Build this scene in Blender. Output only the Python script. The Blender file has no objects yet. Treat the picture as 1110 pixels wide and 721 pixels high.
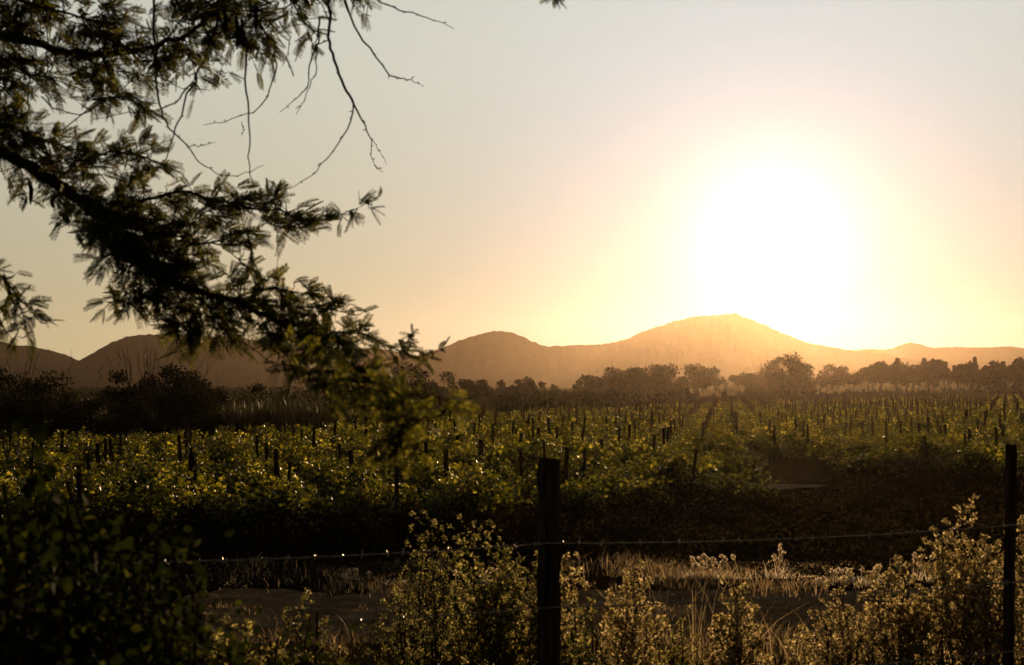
import bpy, math, random
import numpy as np
from math import radians, sin, cos, tan, pi
from mathutils import Vector, Matrix

random.seed(7)
rng = np.random.default_rng(11)
SC = bpy.context.scene
COL = SC.collection

# ------------------------------------------------------------------ camera
EYE = 3.1
PITCH = radians(2.06)
FX = 1110 * 50 / 36.0
cam_d = bpy.data.cameras.new('camera')
cam_d.lens = 50; cam_d.sensor_width = 36
cam_d.clip_start = 0.05; cam_d.clip_end = 20000
cam_d.dof.use_dof = True
cam_d.dof.focus_distance = 45
cam_d.dof.aperture_fstop = 6.3
cam = bpy.data.objects.new('camera', cam_d)
cam.location = (0, 0, EYE)
cam.rotation_euler = (radians(90) + PITCH, 0, 0)
COL.objects.link(cam)
SC.camera = cam

# ------------------------------------------------------------------ light
SUN_EL = radians(5.6)
SUN_AZ = radians(10.4)          # clockwise from +Y
SUN_DIR = Vector((sin(SUN_AZ) * cos(SUN_EL), cos(SUN_AZ) * cos(SUN_EL), sin(SUN_EL)))
SKY_STR = 0.05; SKY_SAT = 0.45; SKY_TINT = (0.5, 0.485, 0.45)
VEIL_LOW = (8.4, 6.3, 3.0); VEIL_HIGH = (11.5, 11.4, 9.5); VEIL_POW = 1.5
AUREOLE = ((800, (12, 11.5, 10.5)), (60, (-2.5, 0, 4.5)))
HAZE = 0.000034; HAZE_G = 0.865
w = bpy.data.worlds.new('World'); SC.world = w; w.use_nodes = True
nt = w.node_tree; nt.nodes.clear()
out = nt.nodes.new('ShaderNodeOutputWorld'); bg = nt.nodes.new('ShaderNodeBackground')
sky = nt.nodes.new('ShaderNodeTexSky'); sky.sky_type = 'NISHITA'; sky.sun_disc = False
sky.sun_elevation = SUN_EL; sky.sun_rotation = SUN_AZ
sky.altitude = 0; sky.air_density = 1.0; sky.dust_density = 0.0; sky.ozone_density = 1.0
bg.inputs['Strength'].default_value = SKY_STR
# the bright aureole that dusty evening air puts round a low sun, and the paleness of that air
def wmath(op, a, b=None):
    n = nt.nodes.new('ShaderNodeMath'); n.operation = op
    for i, x in enumerate((a, b)):
        if x is None: continue
        if isinstance(x, (int, float)): n.inputs[i].default_value = x
        else: nt.links.new(x, n.inputs[i])
    return n.outputs[0]
tcw = nt.nodes.new('ShaderNodeTexCoord')
dt = nt.nodes.new('ShaderNodeVectorMath'); dt.operation = 'DOT_PRODUCT'
nt.links.new(tcw.outputs['Generated'], dt.inputs[0]); dt.inputs[1].default_value = SUN_DIR
dpos = wmath('MAXIMUM', dt.outputs['Value'], 0.0)
hs = nt.nodes.new('ShaderNodeHueSaturation'); hs.inputs['Saturation'].default_value = SKY_SAT
nt.links.new(sky.outputs[0], hs.inputs['Color'])
mul = nt.nodes.new('ShaderNodeVectorMath'); mul.operation = 'MULTIPLY'
nt.links.new(hs.outputs[0], mul.inputs[0]); mul.inputs[1].default_value = SKY_TINT
acc = mul.outputs[0]
# thin dust lit from behind: strongest towards the sun, warm at the skyline, pale above
sepz = nt.nodes.new('ShaderNodeSeparateXYZ'); nt.links.new(tcw.outputs['Generated'], sepz.inputs[0])
mr = nt.nodes.new('ShaderNodeMapRange'); mr.interpolation_type = 'SMOOTHSTEP'
mr.inputs['From Min'].default_value = -0.01; mr.inputs['From Max'].default_value = 0.27
nt.links.new(sepz.outputs['Z'], mr.inputs['Value'])
vm = nt.nodes.new('ShaderNodeMix'); vm.data_type = 'VECTOR'
nt.links.new(mr.outputs[0], vm.inputs['Factor'])
vm.inputs[4].default_value = VEIL_LOW; vm.inputs[5].default_value = VEIL_HIGH
vs = nt.nodes.new('ShaderNodeVectorMath'); vs.operation = 'SCALE'
mh = nt.nodes.new('ShaderNodeMapRange'); mh.interpolation_type = 'SMOOTHSTEP'
mh.inputs['From Min'].default_value = 0.30; mh.inputs['From Max'].default_value = 0.75
mh.inputs['To Min'].default_value = 1.0; mh.inputs['To Max'].default_value = 0.0
nt.links.new(sepz.outputs['Z'], mh.inputs['Value'])
nt.links.new(vm.outputs[1], vs.inputs[0]); nt.links.new(wmath('MULTIPLY', wmath('POWER', dpos, VEIL_POW), mh.outputs[0]), vs.inputs['Scale'])
va = nt.nodes.new('ShaderNodeVectorMath'); va.operation = 'ADD'
nt.links.new(acc, va.inputs[0]); nt.links.new(vs.outputs[0], va.inputs[1]); acc = va.outputs[0]
for power, col in AUREOLE:
    sc_ = nt.nodes.new('ShaderNodeVectorMath'); sc_.operation = 'SCALE'
    sc_.inputs[0].default_value = col
    nt.links.new(wmath('POWER', dpos, power), sc_.inputs['Scale'])
    ad = nt.nodes.new('ShaderNodeVectorMath'); ad.operation = 'ADD'
    nt.links.new(acc, ad.inputs[0]); nt.links.new(sc_.outputs[0], ad.inputs[1]); acc = ad.outputs[0]
nt.links.new(acc, bg.inputs[0]); nt.links.new(bg.outputs[0], out.inputs[0])
sun_d = bpy.data.lights.new('sun', 'SUN'); sun_d.energy = 5.0; sun_d.angle = radians(0.55)
sun_d.color = (1.0, 0.65, 0.32)
sun = bpy.data.objects.new('sun', sun_d); COL.objects.link(sun)
sun.rotation_euler = (-SUN_DIR).to_track_quat('-Z', 'Y').to_euler()
sun.location = (20, 100, 60)
SC.view_settings.view_transform = 'Standard'; SC.view_settings.look = 'None'
SC.view_settings.exposure = 0.0; SC.view_settings.gamma = 1.0
SC.view_settings.use_curve_mapping = False
SC.cycles.volume_bounces = 0
SC.cycles.max_bounces = 6
SC.cycles.transparent_max_bounces = 8

# ------------------------------------------------------------------ helpers
def tag(o, label=None, cat=None, group=None, kind=None):
    if label: o['label'] = label
    if cat: o['category'] = cat
    if group: o['group'] = group
    if kind: o['kind'] = kind
    return o

def P(px, py, d):
    """world point seen at photo pixel (px, py), d metres ahead"""
    x = (px - 555) / FX; z = -(py - 360.5) / FX
    c, s = cos(PITCH), sin(PITCH)
    v = Vector((x, c - z * s, s + z * c))
    v *= d / v.y
    return Vector((0, 0, EYE)) + v

def GZ(y):
    t = min(max((y - 9.5) / 5.5, 0), 1)
    return 1.15 * (1 - t * t * (3 - 2 * t))

def G(px, d):
    return Vector(((px - 555) / FX * d, d, GZ(d)))

def elev(py):
    return PITCH + math.atan((360.5 - py) / FX)

class MB:
    def __init__(s): s.v = []; s.f = []; s.a = []; s.n = 0
    def add(s, V, F, var=None):
        V = np.asarray(V, float).reshape(-1, 3)
        s.v.append(V)
        for q in (F if isinstance(F, list) else [F]):
            q = np.asarray(q, int)
            s.f.append(q + s.n)
        s.a.append(np.full(len(V), 0.5) if var is None else np.asarray(var, float))
        s.n += len(V)
    def build(s, name, mat, parent=None, smooth=False, loc=None):
        me = s.mesh(name, mat, smooth)
        return link(name, me, parent, loc)
    def mesh(s, name, mat, smooth=False):
        V = np.concatenate(s.v); A = np.concatenate(s.a)
        me = bpy.data.meshes.new(name)
        me.vertices.add(len(V)); me.vertices.foreach_set('co', V.ravel())
        loops = np.concatenate([q.ravel() for q in s.f])
        tot = np.concatenate([np.full(len(q), q.shape[1]) for q in s.f])
        st = np.concatenate([[0], np.cumsum(tot)[:-1]])
        me.loops.add(len(loops)); me.loops.foreach_set('vertex_index', loops)
        me.polygons.add(len(tot)); me.polygons.foreach_set('loop_start', st); me.polygons.foreach_set('loop_total', tot)
        at = me.attributes.new('var', 'FLOAT', 'POINT'); at.data.foreach_set('value', A)
        me.update(calc_edges=True); me.validate()
        if smooth: me.polygons.foreach_set('use_smooth', np.ones(len(me.polygons), bool))
        me.materials.append(mat)
        return me

def link(name, me, parent=None, loc=None, rz=None):
    o = bpy.data.objects.new(name, me); COL.objects.link(o)
    if parent: o.parent = parent
    if loc is not None: o.location = loc
    if rz is not None: o.rotation_euler.z = rz
    return o

def empty(name, loc):
    o = bpy.data.objects.new(name, None); COL.objects.link(o); o.location = loc
    o.empty_display_size = 0.3
    return o

def tube(mb, pts, rad, n=6, var=0.5, cap=True):
    pts = [Vector(p) for p in pts]
    m = len(pts)
    if not hasattr(rad, '__len__'): rad = [rad] * m
    V = []
    side = None
    for i, p in enumerate(pts):
        t = (pts[min(i + 1, m - 1)] - pts[max(i - 1, 0)])
        if t.length < 1e-9: t = Vector((0, 0, 1))
        t.normalize()
        if side is None:
            side = t.cross(Vector((0, 0, 1)) if abs(t.z) < 0.9 else Vector((1, 0, 0))).normalized()
        else:
            side = (side - t * side.dot(t)).normalized()
        up = t.cross(side)
        for k in range(n):
            a = 2 * pi * k / n
            V.append(p + (side * cos(a) + up * sin(a)) * rad[i])
    F = []
    for i in range(m - 1):
        for k in range(n):
            F.append((i * n + k, i * n + (k + 1) % n, (i + 1) * n + (k + 1) % n, (i + 1) * n + k))
    fs = [np.array(F)]
    if cap:
        fs.append(np.array([list(range(n))[::-1]])); fs.append(np.array([[(m - 1) * n + k for k in range(n)]]))
    mb.add([tuple(v) for v in V], fs, np.full(len(V), var))

def unit(a):
    return a / np.maximum(np.linalg.norm(a, axis=-1, keepdims=True), 1e-9)

def rand_dir(n, r=None):
    r = r or rng
    return unit(r.normal(size=(n, 3)))

def leaves(mb, pos, axis, size, width=0.7, fold=0.18, nrm=None, r=None, var=None):
    """six-sided folded leaves: pos (n,3) base, axis (n,3) direction, size (n,)"""
    r = r or rng
    n = len(pos)
    if n == 0: return
    axis = unit(axis)
    if nrm is None: nrm = rand_dir(n, r)
    side = unit(np.cross(axis, nrm)); up = np.cross(side, axis)
    size = np.broadcast_to(np.asarray(size, float), (n,))[:, None]
    def at(a, b, c): return pos + axis * size * a + side * size * b * width + up * size * c
    V = np.stack([at(0, 0, 0), at(.28, .42, fold), at(.68, .40, fold), at(1, 0, -.05), at(.68, -.40, fold), at(.28, -.42, fold)], 1).reshape(-1, 3)
    b = (np.arange(n) * 6)[:, None]
    F = np.concatenate([b + np.array([[0, 1, 2, 3]]), b + np.array([[0, 3, 4, 5]])], 1).reshape(-1, 4)
    mb.add(V, F, np.repeat(r.random(n) if var is None else var, 6))

def blades(mb, base, height, lean, wid, r=None, seg=3, tipvar=None):
    """grass blades: base (n,3), height (n,), lean (n,2) horizontal offset of tip"""
    r = r or rng
    n = len(base)
    ang = r.random(n) * 2 * pi
    side = np.stack([np.cos(ang), np.sin(ang), np.zeros(n)], 1) * np.broadcast_to(wid, (n,))[:, None] * 0.5
    rows = []
    for i in range(seg + 1):
        t = i / seg
        c = base + np.stack([lean[:, 0] * t * t, lean[:, 1] * t * t, height * (t - 0.12 * t * t)], 1)
        wd = (1 - t) ** 0.7 + 0.06
        rows += [c - side * wd, c + side * wd]
    V = np.stack(rows, 1).reshape(-1, 3)
    k = 2 * (seg + 1)
    b = (np.arange(n) * k)[:, None]
    F = np.concatenate([b + np.array([[2 * i, 2 * i + 1, 2 * i + 3, 2 * i + 2]]) for i in range(seg)], 1).reshape(-1, 4)
    mb.add(V, F, np.repeat(r.random(n), k))

# ------------------------------------------------------------------ materials
def new_mat(name):
    m = bpy.data.materials.new(name); m.use_nodes = True
    t = m.node_tree; t.nodes.clear()
    o = t.nodes.new('ShaderNodeOutputMaterial')
    return m, t, o

def ramp(t, fac, stops):
    r = t.nodes.new('ShaderNodeValToRGB')
    while len(r.color_ramp.elements) < len(stops): r.color_ramp.elements.new(0.5)
    for e, (p, c) in zip(r.color_ramp.elements, stops): e.position = p; e.color = (*c, 1)
    t.links.new(fac, r.inputs[0]); return r.outputs[0]

def noise(t, scale, detail=4, rough=.6, coord='Object', stretch=None):
    tc = t.nodes.new('ShaderNodeTexCoord'); n = t.nodes.new('ShaderNodeTexNoise')
    n.inputs['Scale'].default_value = scale; n.inputs['Detail'].default_value = detail; n.inputs['Roughness'].default_value = rough
    v = tc.outputs[coord]
    if stretch:
        mp = t.nodes.new('ShaderNodeMapping'); mp.inputs['Scale'].default_value = stretch; t.links.new(v, mp.inputs['Vector']); v = mp.outputs[0]
    t.links.new(v, n.inputs['Vector']); return n.outputs['Fac']

def leaf_mat(name, stops, trans, tfac=0.5, rough=0.55, spec=0.3):
    m, t, o = new_mat(name)
    a = t.nodes.new('ShaderNodeAttribute'); a.attribute_name = 'var'
    c = ramp(t, a.outputs['Fac'], stops)
    p = t.nodes.new('ShaderNodeBsdfPrincipled'); p.inputs['Roughness'].default_value = rough
    p.inputs['Specular IOR Level'].default_value = spec
    t.links.new(c, p.inputs['Base Color'])
    tr = t.nodes.new('ShaderNodeBsdfTranslucent')
    ct = ramp(t, a.outputs['Fac'], trans)
    t.links.new(ct, tr.inputs['Color'])
    mx = t.nodes.new('ShaderNodeMixShader'); mx.inputs[0].default_value = tfac
    t.links.new(p.outputs[0], mx.inputs[1]); t.links.new(tr.outputs[0], mx.inputs[2])
    t.links.new(mx.outputs[0], o.inputs[0])
    return m

def solid_mat(name, stops, scale=4, rough=.85, bump=.4, bscale=30, detail=6, spec=.25, dist=.02, matte=False, stretch=None):
    m, t, o = new_mat(name)
    p = t.nodes.new('ShaderNodeBsdfDiffuse' if matte else 'ShaderNodeBsdfPrincipled'); p.inputs['Roughness'].default_value = rough
    if not matte: p.inputs['Specular IOR Level'].default_value = spec
    t.links.new(ramp(t, noise(t, scale, detail, stretch=stretch), stops), p.inputs['Color' if matte else 'Base Color'])
    if bump:
        b = t.nodes.new('ShaderNodeBump'); b.inputs['Strength'].default_value = bump; b.inputs['Distance'].default_value = dist
        t.links.new(noise(t, bscale, 5, stretch=stretch), b.inputs['Height']); t.links.new(b.outputs[0], p.inputs['Normal'])
    t.links.new(p.outputs[0], o.inputs[0])
    return m

M = {}
M['soil'] = solid_mat('soil', [(.3, (.022, .015, .009)), (.6, (.035, .024, .014)), (.8, (.055, .038, .022))], scale=.6, bump=.3, bscale=9, dist=.03, matte=True)
M['hill'] = solid_mat('hill_scrub', [(.3, (.022, .018, .014)), (.7, (.034, .027, .02))], scale=.05, bump=.1, bscale=.06, dist=2, matte=True)

# ------------------------------------------------------------------ ground
def polar_ground():
    mb = MB()
    nA = 300
    rs = np.array(list(np.arange(.5, 22, .45)) + [24, 30, 50, 80, 130, 220, 400, 700, 1000, 1500, 2200, 2800])
    a = np.arange(nA) * 2 * pi / nA
    V = [(0, 0, GZ(0))] + [(r * sin(t), r * cos(t), 0) for r in rs for t in a]
    r_g = np.random.default_rng(2)
    V = [(x, y, GZ(y) + (.03 * r_g.normal() if math.hypot(x, y) < 16.5 else 0)) for x, y, z in V]
    F3 = [(0, 1 + (k + 1) % nA, 1 + k) for k in range(nA)]
    F4 = [(1 + i * nA + k, 1 + i * nA + (k + 1) % nA, 1 + (i + 1) * nA + (k + 1) % nA, 1 + (i + 1) * nA + k) for i in range(len(rs) - 1) for k in range(nA)]
    mb.add(V, [np.array(F3), np.array(F4)])
    return mb.build('ground', M['soil'])
tag(polar_ground(), 'dark brown soil plain under the vineyard', 'ground', kind='structure')

# ------------------------------------------------------------------ hills
def vnoise(x, seed, octs=4):
    r = np.random.default_rng(seed); tot = np.zeros_like(x, dtype=float)
    for o in range(octs):
        f = 2 ** o; tab = r.normal(size=4096)
        xi = np.floor(x * f).astype(int); fr = x * f - xi; fr = fr * fr * (3 - 2 * fr)
        tot += (tab[xi % 4096] * (1 - fr) + tab[(xi + 1) % 4096] * fr) / 2 ** o
    return tot

def hill(name, prof, R0, Rr, R1, seed, label, rough=1.2):
    R0 *= .85; Rr *= .85; R1 *= .85
    pts = sorted(prof)
    px = np.array([p[0] for p in pts], float); py = np.array([p[1] for p in pts], float)
    n = 520
    X = np.linspace(px[0], px[-1], n)
    az = np.arctan((X - 555) / FX)
    Y = np.interp(X, px, py)
    k = np.ones(5) / 5
    Yp = np.pad(Y, 2, mode='edge'); Y = np.convolve(Yp, k, 'valid')
    el = np.array([elev(y) for y in Y])
    # elevation measured in the vertical plane of the ray: distance ahead, not along it
    H = EYE + Rr * np.tan(el) + (vnoise(X / 14, seed, 4) * .45 + vnoise(X / 3.5, seed + 9, 4) * .28) * rough
    rr = np.concatenate([np.linspace(R0, Rr, 22), np.linspace(Rr, R1, 8)[1:]])
    mb = MB(); V = []
    r2 = np.random.default_rng(seed + 1)
    for r in rr:
        if r <= Rr:
            t = (r - R0) / (Rr - R0); prof_h = t ** 1.5
        else:
            t = (R1 - r) / (R1 - Rr); prof_h = t * t
        edge = min(t, 1 - t + .001) * 4 if r <= Rr else 0
        gl = np.abs(vnoise(X / 22 + t * 2.3 + 1.2 * sin(t * 9), seed + 5, 5))
        h = H * prof_h * (1 - .13 * gl * min(1, edge))
        V += [(r * tan(a), r, max(hh, -0.5) if r not in (R0, R1) else -0.6) for a, hh in zip(az, h)]
    m = len(rr)
    F = [(i * n + k, i * n + k + 1, (i + 1) * n + k + 1, (i + 1) * n + k) for i in range(m - 1) for k in range(n - 1)]
    mb.add(V, np.array(F))
    o = mb.build(name, M['hill'], smooth=True)
    tag(o, label, 'hill', kind='structure')
hill('hills', [(-900, 392), (-500, 380), (-300, 385), (-120, 376), (0, 371), (15, 373), (40, 376), (70, 384), (90, 391), (120, 402), (200, 410), (300, 417)],
     1900, 2700, 3000, 3, 'farthest dark ridge at the picture edge', 1.5)
hill('hills', [(10, 417), (60, 405), (90, 389), (105, 381), (120, 372), (135, 366), (150, 363), (180, 362), (220, 363), (260, 366), (300, 372), (340, 378), (380, 381), (420, 378), (440, 383), (500, 395), (600, 417)],
     1400, 2300, 2800, 23, 'flat topped dark hill behind the acacia branches', 1.5)
hill('hills', [(330, 417), (390, 404), (430, 392), (480, 378), (500, 368), (520, 362), (540, 358), (555, 360), (563, 364), (580, 372), (592, 376), (620, 374), (650, 374), (680, 368), (700, 358), (730, 348), (760, 342), (795, 340), (815, 346), (840, 358), (870, 370), (900, 377), (925, 380), (960, 384), (1050, 400), (1150, 417)],
     1300, 2100, 2700, 41, 'broad hazy hill under the setting sun', 1.2)
hill('hills', [(760, 417), (860, 395), (900, 381), (925, 380), (945, 378), (965, 379), (975, 375), (985, 371), (1000, 374), (1010, 377), (1040, 376), (1070, 377), (1090, 375), (1110, 377), (1300, 372), (1600, 380), (2200, 400)],
     1700, 2500, 2900, 57, 'low far ridge with one small knob', .9)

# ------------------------------------------------------------------ haze
def haze():
    x0, x1, y0, y1, z0, z1 = -2900, 2900, -2880, 2880, -1.6, 130
    V = [(x, y, z) for x in (x0, x1) for y in (y0, y1) for z in (z0, z1)]
    F = [(0, 1, 3, 2), (4, 6, 7, 5), (0, 4, 5, 1), (2, 3, 7, 6), (0, 2, 6, 4), (1, 5, 7, 3)]
    m, t, o = new_mat('haze_air')
    v = t.nodes.new('ShaderNodeVolumePrincipled')
    v.inputs['Color'].default_value = (.95, .72, .54, 1)
    v.inputs['Density'].default_value = HAZE
    v.inputs['Anisotropy'].default_value = HAZE_G
    t.links.new(v.outputs[0], o.inputs['Volume'])
    mb = MB(); mb.add(V, np.array(F))
    tag(mb.build('haze', m), 'thin golden evening haze filling the valley air', 'haze', kind='stuff')
haze()

# ------------------------------------------------------------------ plant and wood materials
M['vine'] = leaf_mat('vine_leaf', [(0, (.014, .016, .005)), (.6, (.028, .029, .009)), (.9, (.05, .042, .012)), (1, (.10, .06, .02))],
                     [(0, (.025, .032, .003)), (.5, (.085, .085, .006)), (.74, (.24, .215, .014)), (.88, (.60, .50, .045)), (1, (.95, .80, .14))], .5, rough=.5, spec=.35)
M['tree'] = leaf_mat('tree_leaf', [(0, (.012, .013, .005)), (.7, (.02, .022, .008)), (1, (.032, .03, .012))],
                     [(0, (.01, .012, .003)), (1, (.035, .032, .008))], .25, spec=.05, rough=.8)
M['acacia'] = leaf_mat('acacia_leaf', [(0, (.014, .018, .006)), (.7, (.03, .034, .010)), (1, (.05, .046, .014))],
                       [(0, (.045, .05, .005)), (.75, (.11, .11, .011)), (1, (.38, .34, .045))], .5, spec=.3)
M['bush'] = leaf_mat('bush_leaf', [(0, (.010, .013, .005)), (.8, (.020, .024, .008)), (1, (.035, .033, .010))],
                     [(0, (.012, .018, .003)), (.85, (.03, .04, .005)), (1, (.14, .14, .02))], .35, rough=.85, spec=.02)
M['weed'] = leaf_mat('weed_leaf', [(0, (.06, .05, .022)), (.6, (.13, .10, .045)), (1, (.28, .22, .12))],
                     [(0, (.20, .15, .05)), (.6, (.46, .35, .13)), (1, (.95, .78, .40))], .6, spec=.2)
M['green_weed'] = leaf_mat('green_weed_leaf', [(0, (.025, .028, .010)), (.6, (.05, .05, .018)), (1, (.09, .08, .03))],
                     [(0, (.10, .10, .025)), (.6, (.26, .23, .06)), (1, (.75, .62, .22))], .55, spec=.1)
M['straw'] = leaf_mat('dry_grass', [(0, (.05, .035, .018)), (.6, (.12, .085, .045)), (1, (.26, .19, .11))],
                      [(0, (.10, .07, .03)), (.6, (.30, .21, .10)), (1, (.75, .56, .32))], .5, spec=.2)
M['reed'] = leaf_mat('reed_leaf', [(0, (.015, .015, .006)), (.9, (.03, .027, .011)), (1, (.09, .07, .03))],
                     [(0, (.02, .02, .005)), (.9, (.04, .036, .012)), (1, (.2, .15, .06))], .4, spec=.2)
M['plume'] = leaf_mat('plume', [(0, (.35, .27, .18)), (1, (.55, .45, .33))], [(0, (.6, .48, .32)), (1, (.9, .78, .58))], .65, spec=.1)
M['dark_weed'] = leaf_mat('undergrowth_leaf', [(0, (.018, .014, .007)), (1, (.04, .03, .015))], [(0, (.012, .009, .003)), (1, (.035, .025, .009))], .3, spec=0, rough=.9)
M['bark'] = solid_mat('bark', [(.3, (.02, .014, .010)), (.7, (.05, .036, .026))], scale=14, bump=.7, bscale=45, dist=.01, matte=True)
M['twig'] = solid_mat('twig', [(.3, (.03, .019, .013)), (.7, (.075, .045, .03))], scale=20, bump=.3, bscale=90, dist=.002, matte=True)
M['post'] = solid_mat('weathered_post', [(.35, (.016, .011, .008)), (.5, (.05, .036, .025)), (.7, (.10, .075, .052))], scale=38, bump=1.0, bscale=55, dist=.008, matte=True, stretch=(1, 1, .06))
M['wire'] = solid_mat('galvanised_wire', [(.3, (.20, .15, .10)), (.7, (.38, .30, .22))], scale=30, rough=.4, bump=.3, bscale=200, dist=.001, spec=.8)
M['iron'] = solid_mat('rusty_iron', [(.3, (.06, .03, .018)), (.7, (.13, .075, .045))], scale=30, rough=.45, bump=.4, bscale=200, dist=.001, spec=.5)
M['track'] = solid_mat('track_dust', [(.3, (.20, .12, .06)), (.5, (.33, .205, .11)), (.7, (.50, .33, .18))], scale=2.2, bump=1.0, bscale=14, dist=.04, matte=True)
M['sand'] = solid_mat('pale_earth', [(.3, (.22, .16, .10)), (.7, (.36, .27, .17))], scale=3, bump=.6, bscale=10, dist=.03, matte=True)

def jitter_polyline(pts, sub, amp, r=None):
    r = r or rng
    out_ = []
    for a, b in zip(pts[:-1], pts[1:]):
        a = Vector(a); b = Vector(b); L = (b - a).length
        for k in range(sub):
            p = a.lerp(b, k / sub)
            if out_: p = p + Vector(r.normal(size=3)) * amp * L
            out_.append(p)
    out_.append(Vector(pts[-1]))
    return out_

# ------------------------------------------------------------------ dirt track, its banks
def strip(name, y_near, y_far, x0, x1, z, mat, nx=160, ny=14, amp=.02, crown=0, seed=1, wob=.15, rut=0):
    mb = MB(); r = np.random.default_rng(seed)
    X = np.linspace(x0, x1, nx); a = y_near + vnoise(X * .8, seed) * wob; b = y_far + vnoise(X * .7 + 9, seed + 1) * wob
    V = []
    for j in range(ny):
        t = j / (ny - 1)
        edge = math.sin(pi * t) ** .5 if 0 < j < ny - 1 else 0
        zz = z + edge * (amp * (1 + vnoise(X * 1.7 + t * 40, seed + 2, 4) * .5) + crown - rut * (math.exp(-((t - .27) / .07) ** 2) + math.exp(-((t - .68) / .07) ** 2)))
        V += [(x, ya + (yb - ya) * t, h) for x, ya, yb, h in zip(X, a, b, np.where(edge > 0, np.maximum(zz, z + .004), z + (-.02 if j in (0, ny - 1) else 0)))]
    F = [(j * nx + i, j * nx + i + 1, (j + 1) * nx + i + 1, (j + 1) * nx + i) for j in range(ny - 1) for i in range(nx - 1)]
    mb.add(V, np.array(F))
    return mb.build(name, mat, smooth=True)
tag(strip('dirt_track', 16.6, 21.5, -34, 34, .004, M['track'], amp=.07, seed=5, rut=.06, ny=36, nx=420), 'rutted pale dirt track crossing before the vineyard', 'track', kind='structure')
tag(strip('bank', 21.3, 23.2, -34, 34, .0, M['soil'], amp=.07, crown=.03, seed=15, wob=.5, ny=10), 'low earth bank along the far side of the track', 'bank', kind='structure')
tag(strip('bank', 15.0, 16.9, -34, 34, .0, M['soil'], amp=.06, crown=.02, seed=25, wob=.5, ny=10), 'low earth bank along the near side of the track', 'bank', kind='structure')
def patch():
    mb = MB(); n = 40; c = Vector((8.1, 43.2, .006)); V = [tuple(c)]
    for k in range(n):
        a = 2 * pi * k / n; q = 1 + .18 * sin(3 * a + 1) + .1 * sin(7 * a)
        V.append((c.x + 1.3 * q * cos(a), c.y + 1.1 * q * sin(a), c.z))
    mb.add(V, np.array([(0, 1 + k, 1 + (k + 1) % n) for k in range(n)]))
    tag(mb.build('ground_patch', M['sand']), 'pale bare patch of earth at the vineyard edge', 'earth', kind='structure')
patch()

# ------------------------------------------------------------------ vineyard
FRONT = [(-60, 22), (-10.5, 25.5), (-5, 27), (1, 28.8), (4.5, 33.5), (7.2, 41.5), (10, 43), (15, 42), (60, 38)]
BACK = [(-60, 46), (-29, 57), (-21.8, 61), (-12.8, 71), (-3.8, 105), (25, 170), (60, 232), (130, 330), (200, 360)]
fx_, fy_ = zip(*FRONT); bx_, by_ = zip(*BACK)
ROW_A = radians(-13.0)
rd = np.array([sin(ROW_A), cos(ROW_A)]); rp = np.array([cos(ROW_A), -sin(ROW_A)])
r_v = np.random.default_rng(101)
vine_spots, post_spots = [], []
for i in range(-40, 150):
    for j in range(0, 260):
        q = rp * (i * 2.05) + rd * (10 + j * 1.3)
        x, y = q
        if y > 300 or abs(x / y) > .40: continue
        if y < np.interp(x, fx_, fy_) + r_v.random() * .5 or y > np.interp(x, bx_, by_) - 1: continue
        px = 555 + x / y * FX
        ux, uy = x - 8.1, y - 42.5      # a gap in the front rows lets the low sun reach the bare patch
        if -1 < uy < 12 and abs(ux - uy * tan(SUN_AZ)) < 1.7:
            continue
        if (j + 2 * (i % 3)) % 3 == 0 and r_v.random() < .85:
            post_spots.append((x + r_v.normal() * .06, y + .62 + r_v.normal() * .08))
        if r_v.random() < .06: continue
        vine_spots.append((x + r_v.normal() * .22, y + r_v.normal() * .25))
vine_spots.sort(key=lambda p: p[1]); post_spots.sort(key=lambda p: p[1])

def vine_foliage(r, n, size, mb=None, off=(0, 0, 0), rot=0, sc=1.0):
    mb = mb or MB()
    # canes sprawling out and over to the ground, leaves hung from them
    pos = []; ax = []; vr = []
    ncane = 18 if n > 150 else 9
    per = n // ncane
    for c in range(ncane):
        a = r.random() * 2 * pi; L = .45 + r.random() * .6
        dx, dy = cos(a) * L * .95, sin(a) * L
        base = np.array([r.normal() * .08, r.normal() * .25, .42 + r.random() * .15])
        up = .15 + r.random() * .62; fall = .25 + .7 * r.random()
        t = r.random(per) ** .75
        P_ = base + np.stack([dx * t, dy * t, up * np.sin(t * 2.2) - fall * t ** 3], 1)
        P_ += r.normal(size=P_.shape) * np.array([.09, .09, .08])
        pos.append(P_)
        ax.append(r.normal(size=P_.shape) * .8 + np.array([0, 0, -.35]))
        vr.append(np.clip(r.random() * .62 + r.random(per) * .30 + t * .10, 0, 1))
    pos = np.concatenate(pos); ax = np.concatenate(ax)
    pos[:, 2] = np.clip(pos[:, 2], .05, 1.3) * sc
    c, s_ = cos(rot), sin(rot)
    R = np.array([[c, -s_, 0], [s_, c, 0], [0, 0, 1]])
    pos = pos @ R.T + np.array(off); ax = ax @ R.T
    leaves(mb, pos, ax, size * (0.65 + .7 * r.random(len(pos))), width=.95, r=r, var=np.concatenate(vr))
    return mb
def vine_trunk(r, mb=None, off=(0, 0, 0)):
    mb = mb or MB(); o = Vector(off)
    pts = [o + Vector((r.normal() * .03 * k, r.normal() * .03 * k, .16 * k - .03)) for k in range(5)]
    tube(mb, pts, [.045, .035, .03, .032, .028], 6)
    for sgn in (-1, 1):
        e = pts[-1]
        tube(mb, [e, e + Vector((r.normal() * .03, sgn * .25, .06)), e + Vector((r.normal() * .05, sgn * .55, .08 + r.normal() * .04))], [.022, .015, .008], 5)
    return mb
vine_meshes = []
for k in range(10):
    r = np.random.default_rng(300 + k)
    vine_meshes.append((vine_trunk(r).mesh('trunk', M['bark']), vine_foliage(r, 760, .092).mesh('foliage', M['vine'])))
N_IND = 300
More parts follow.
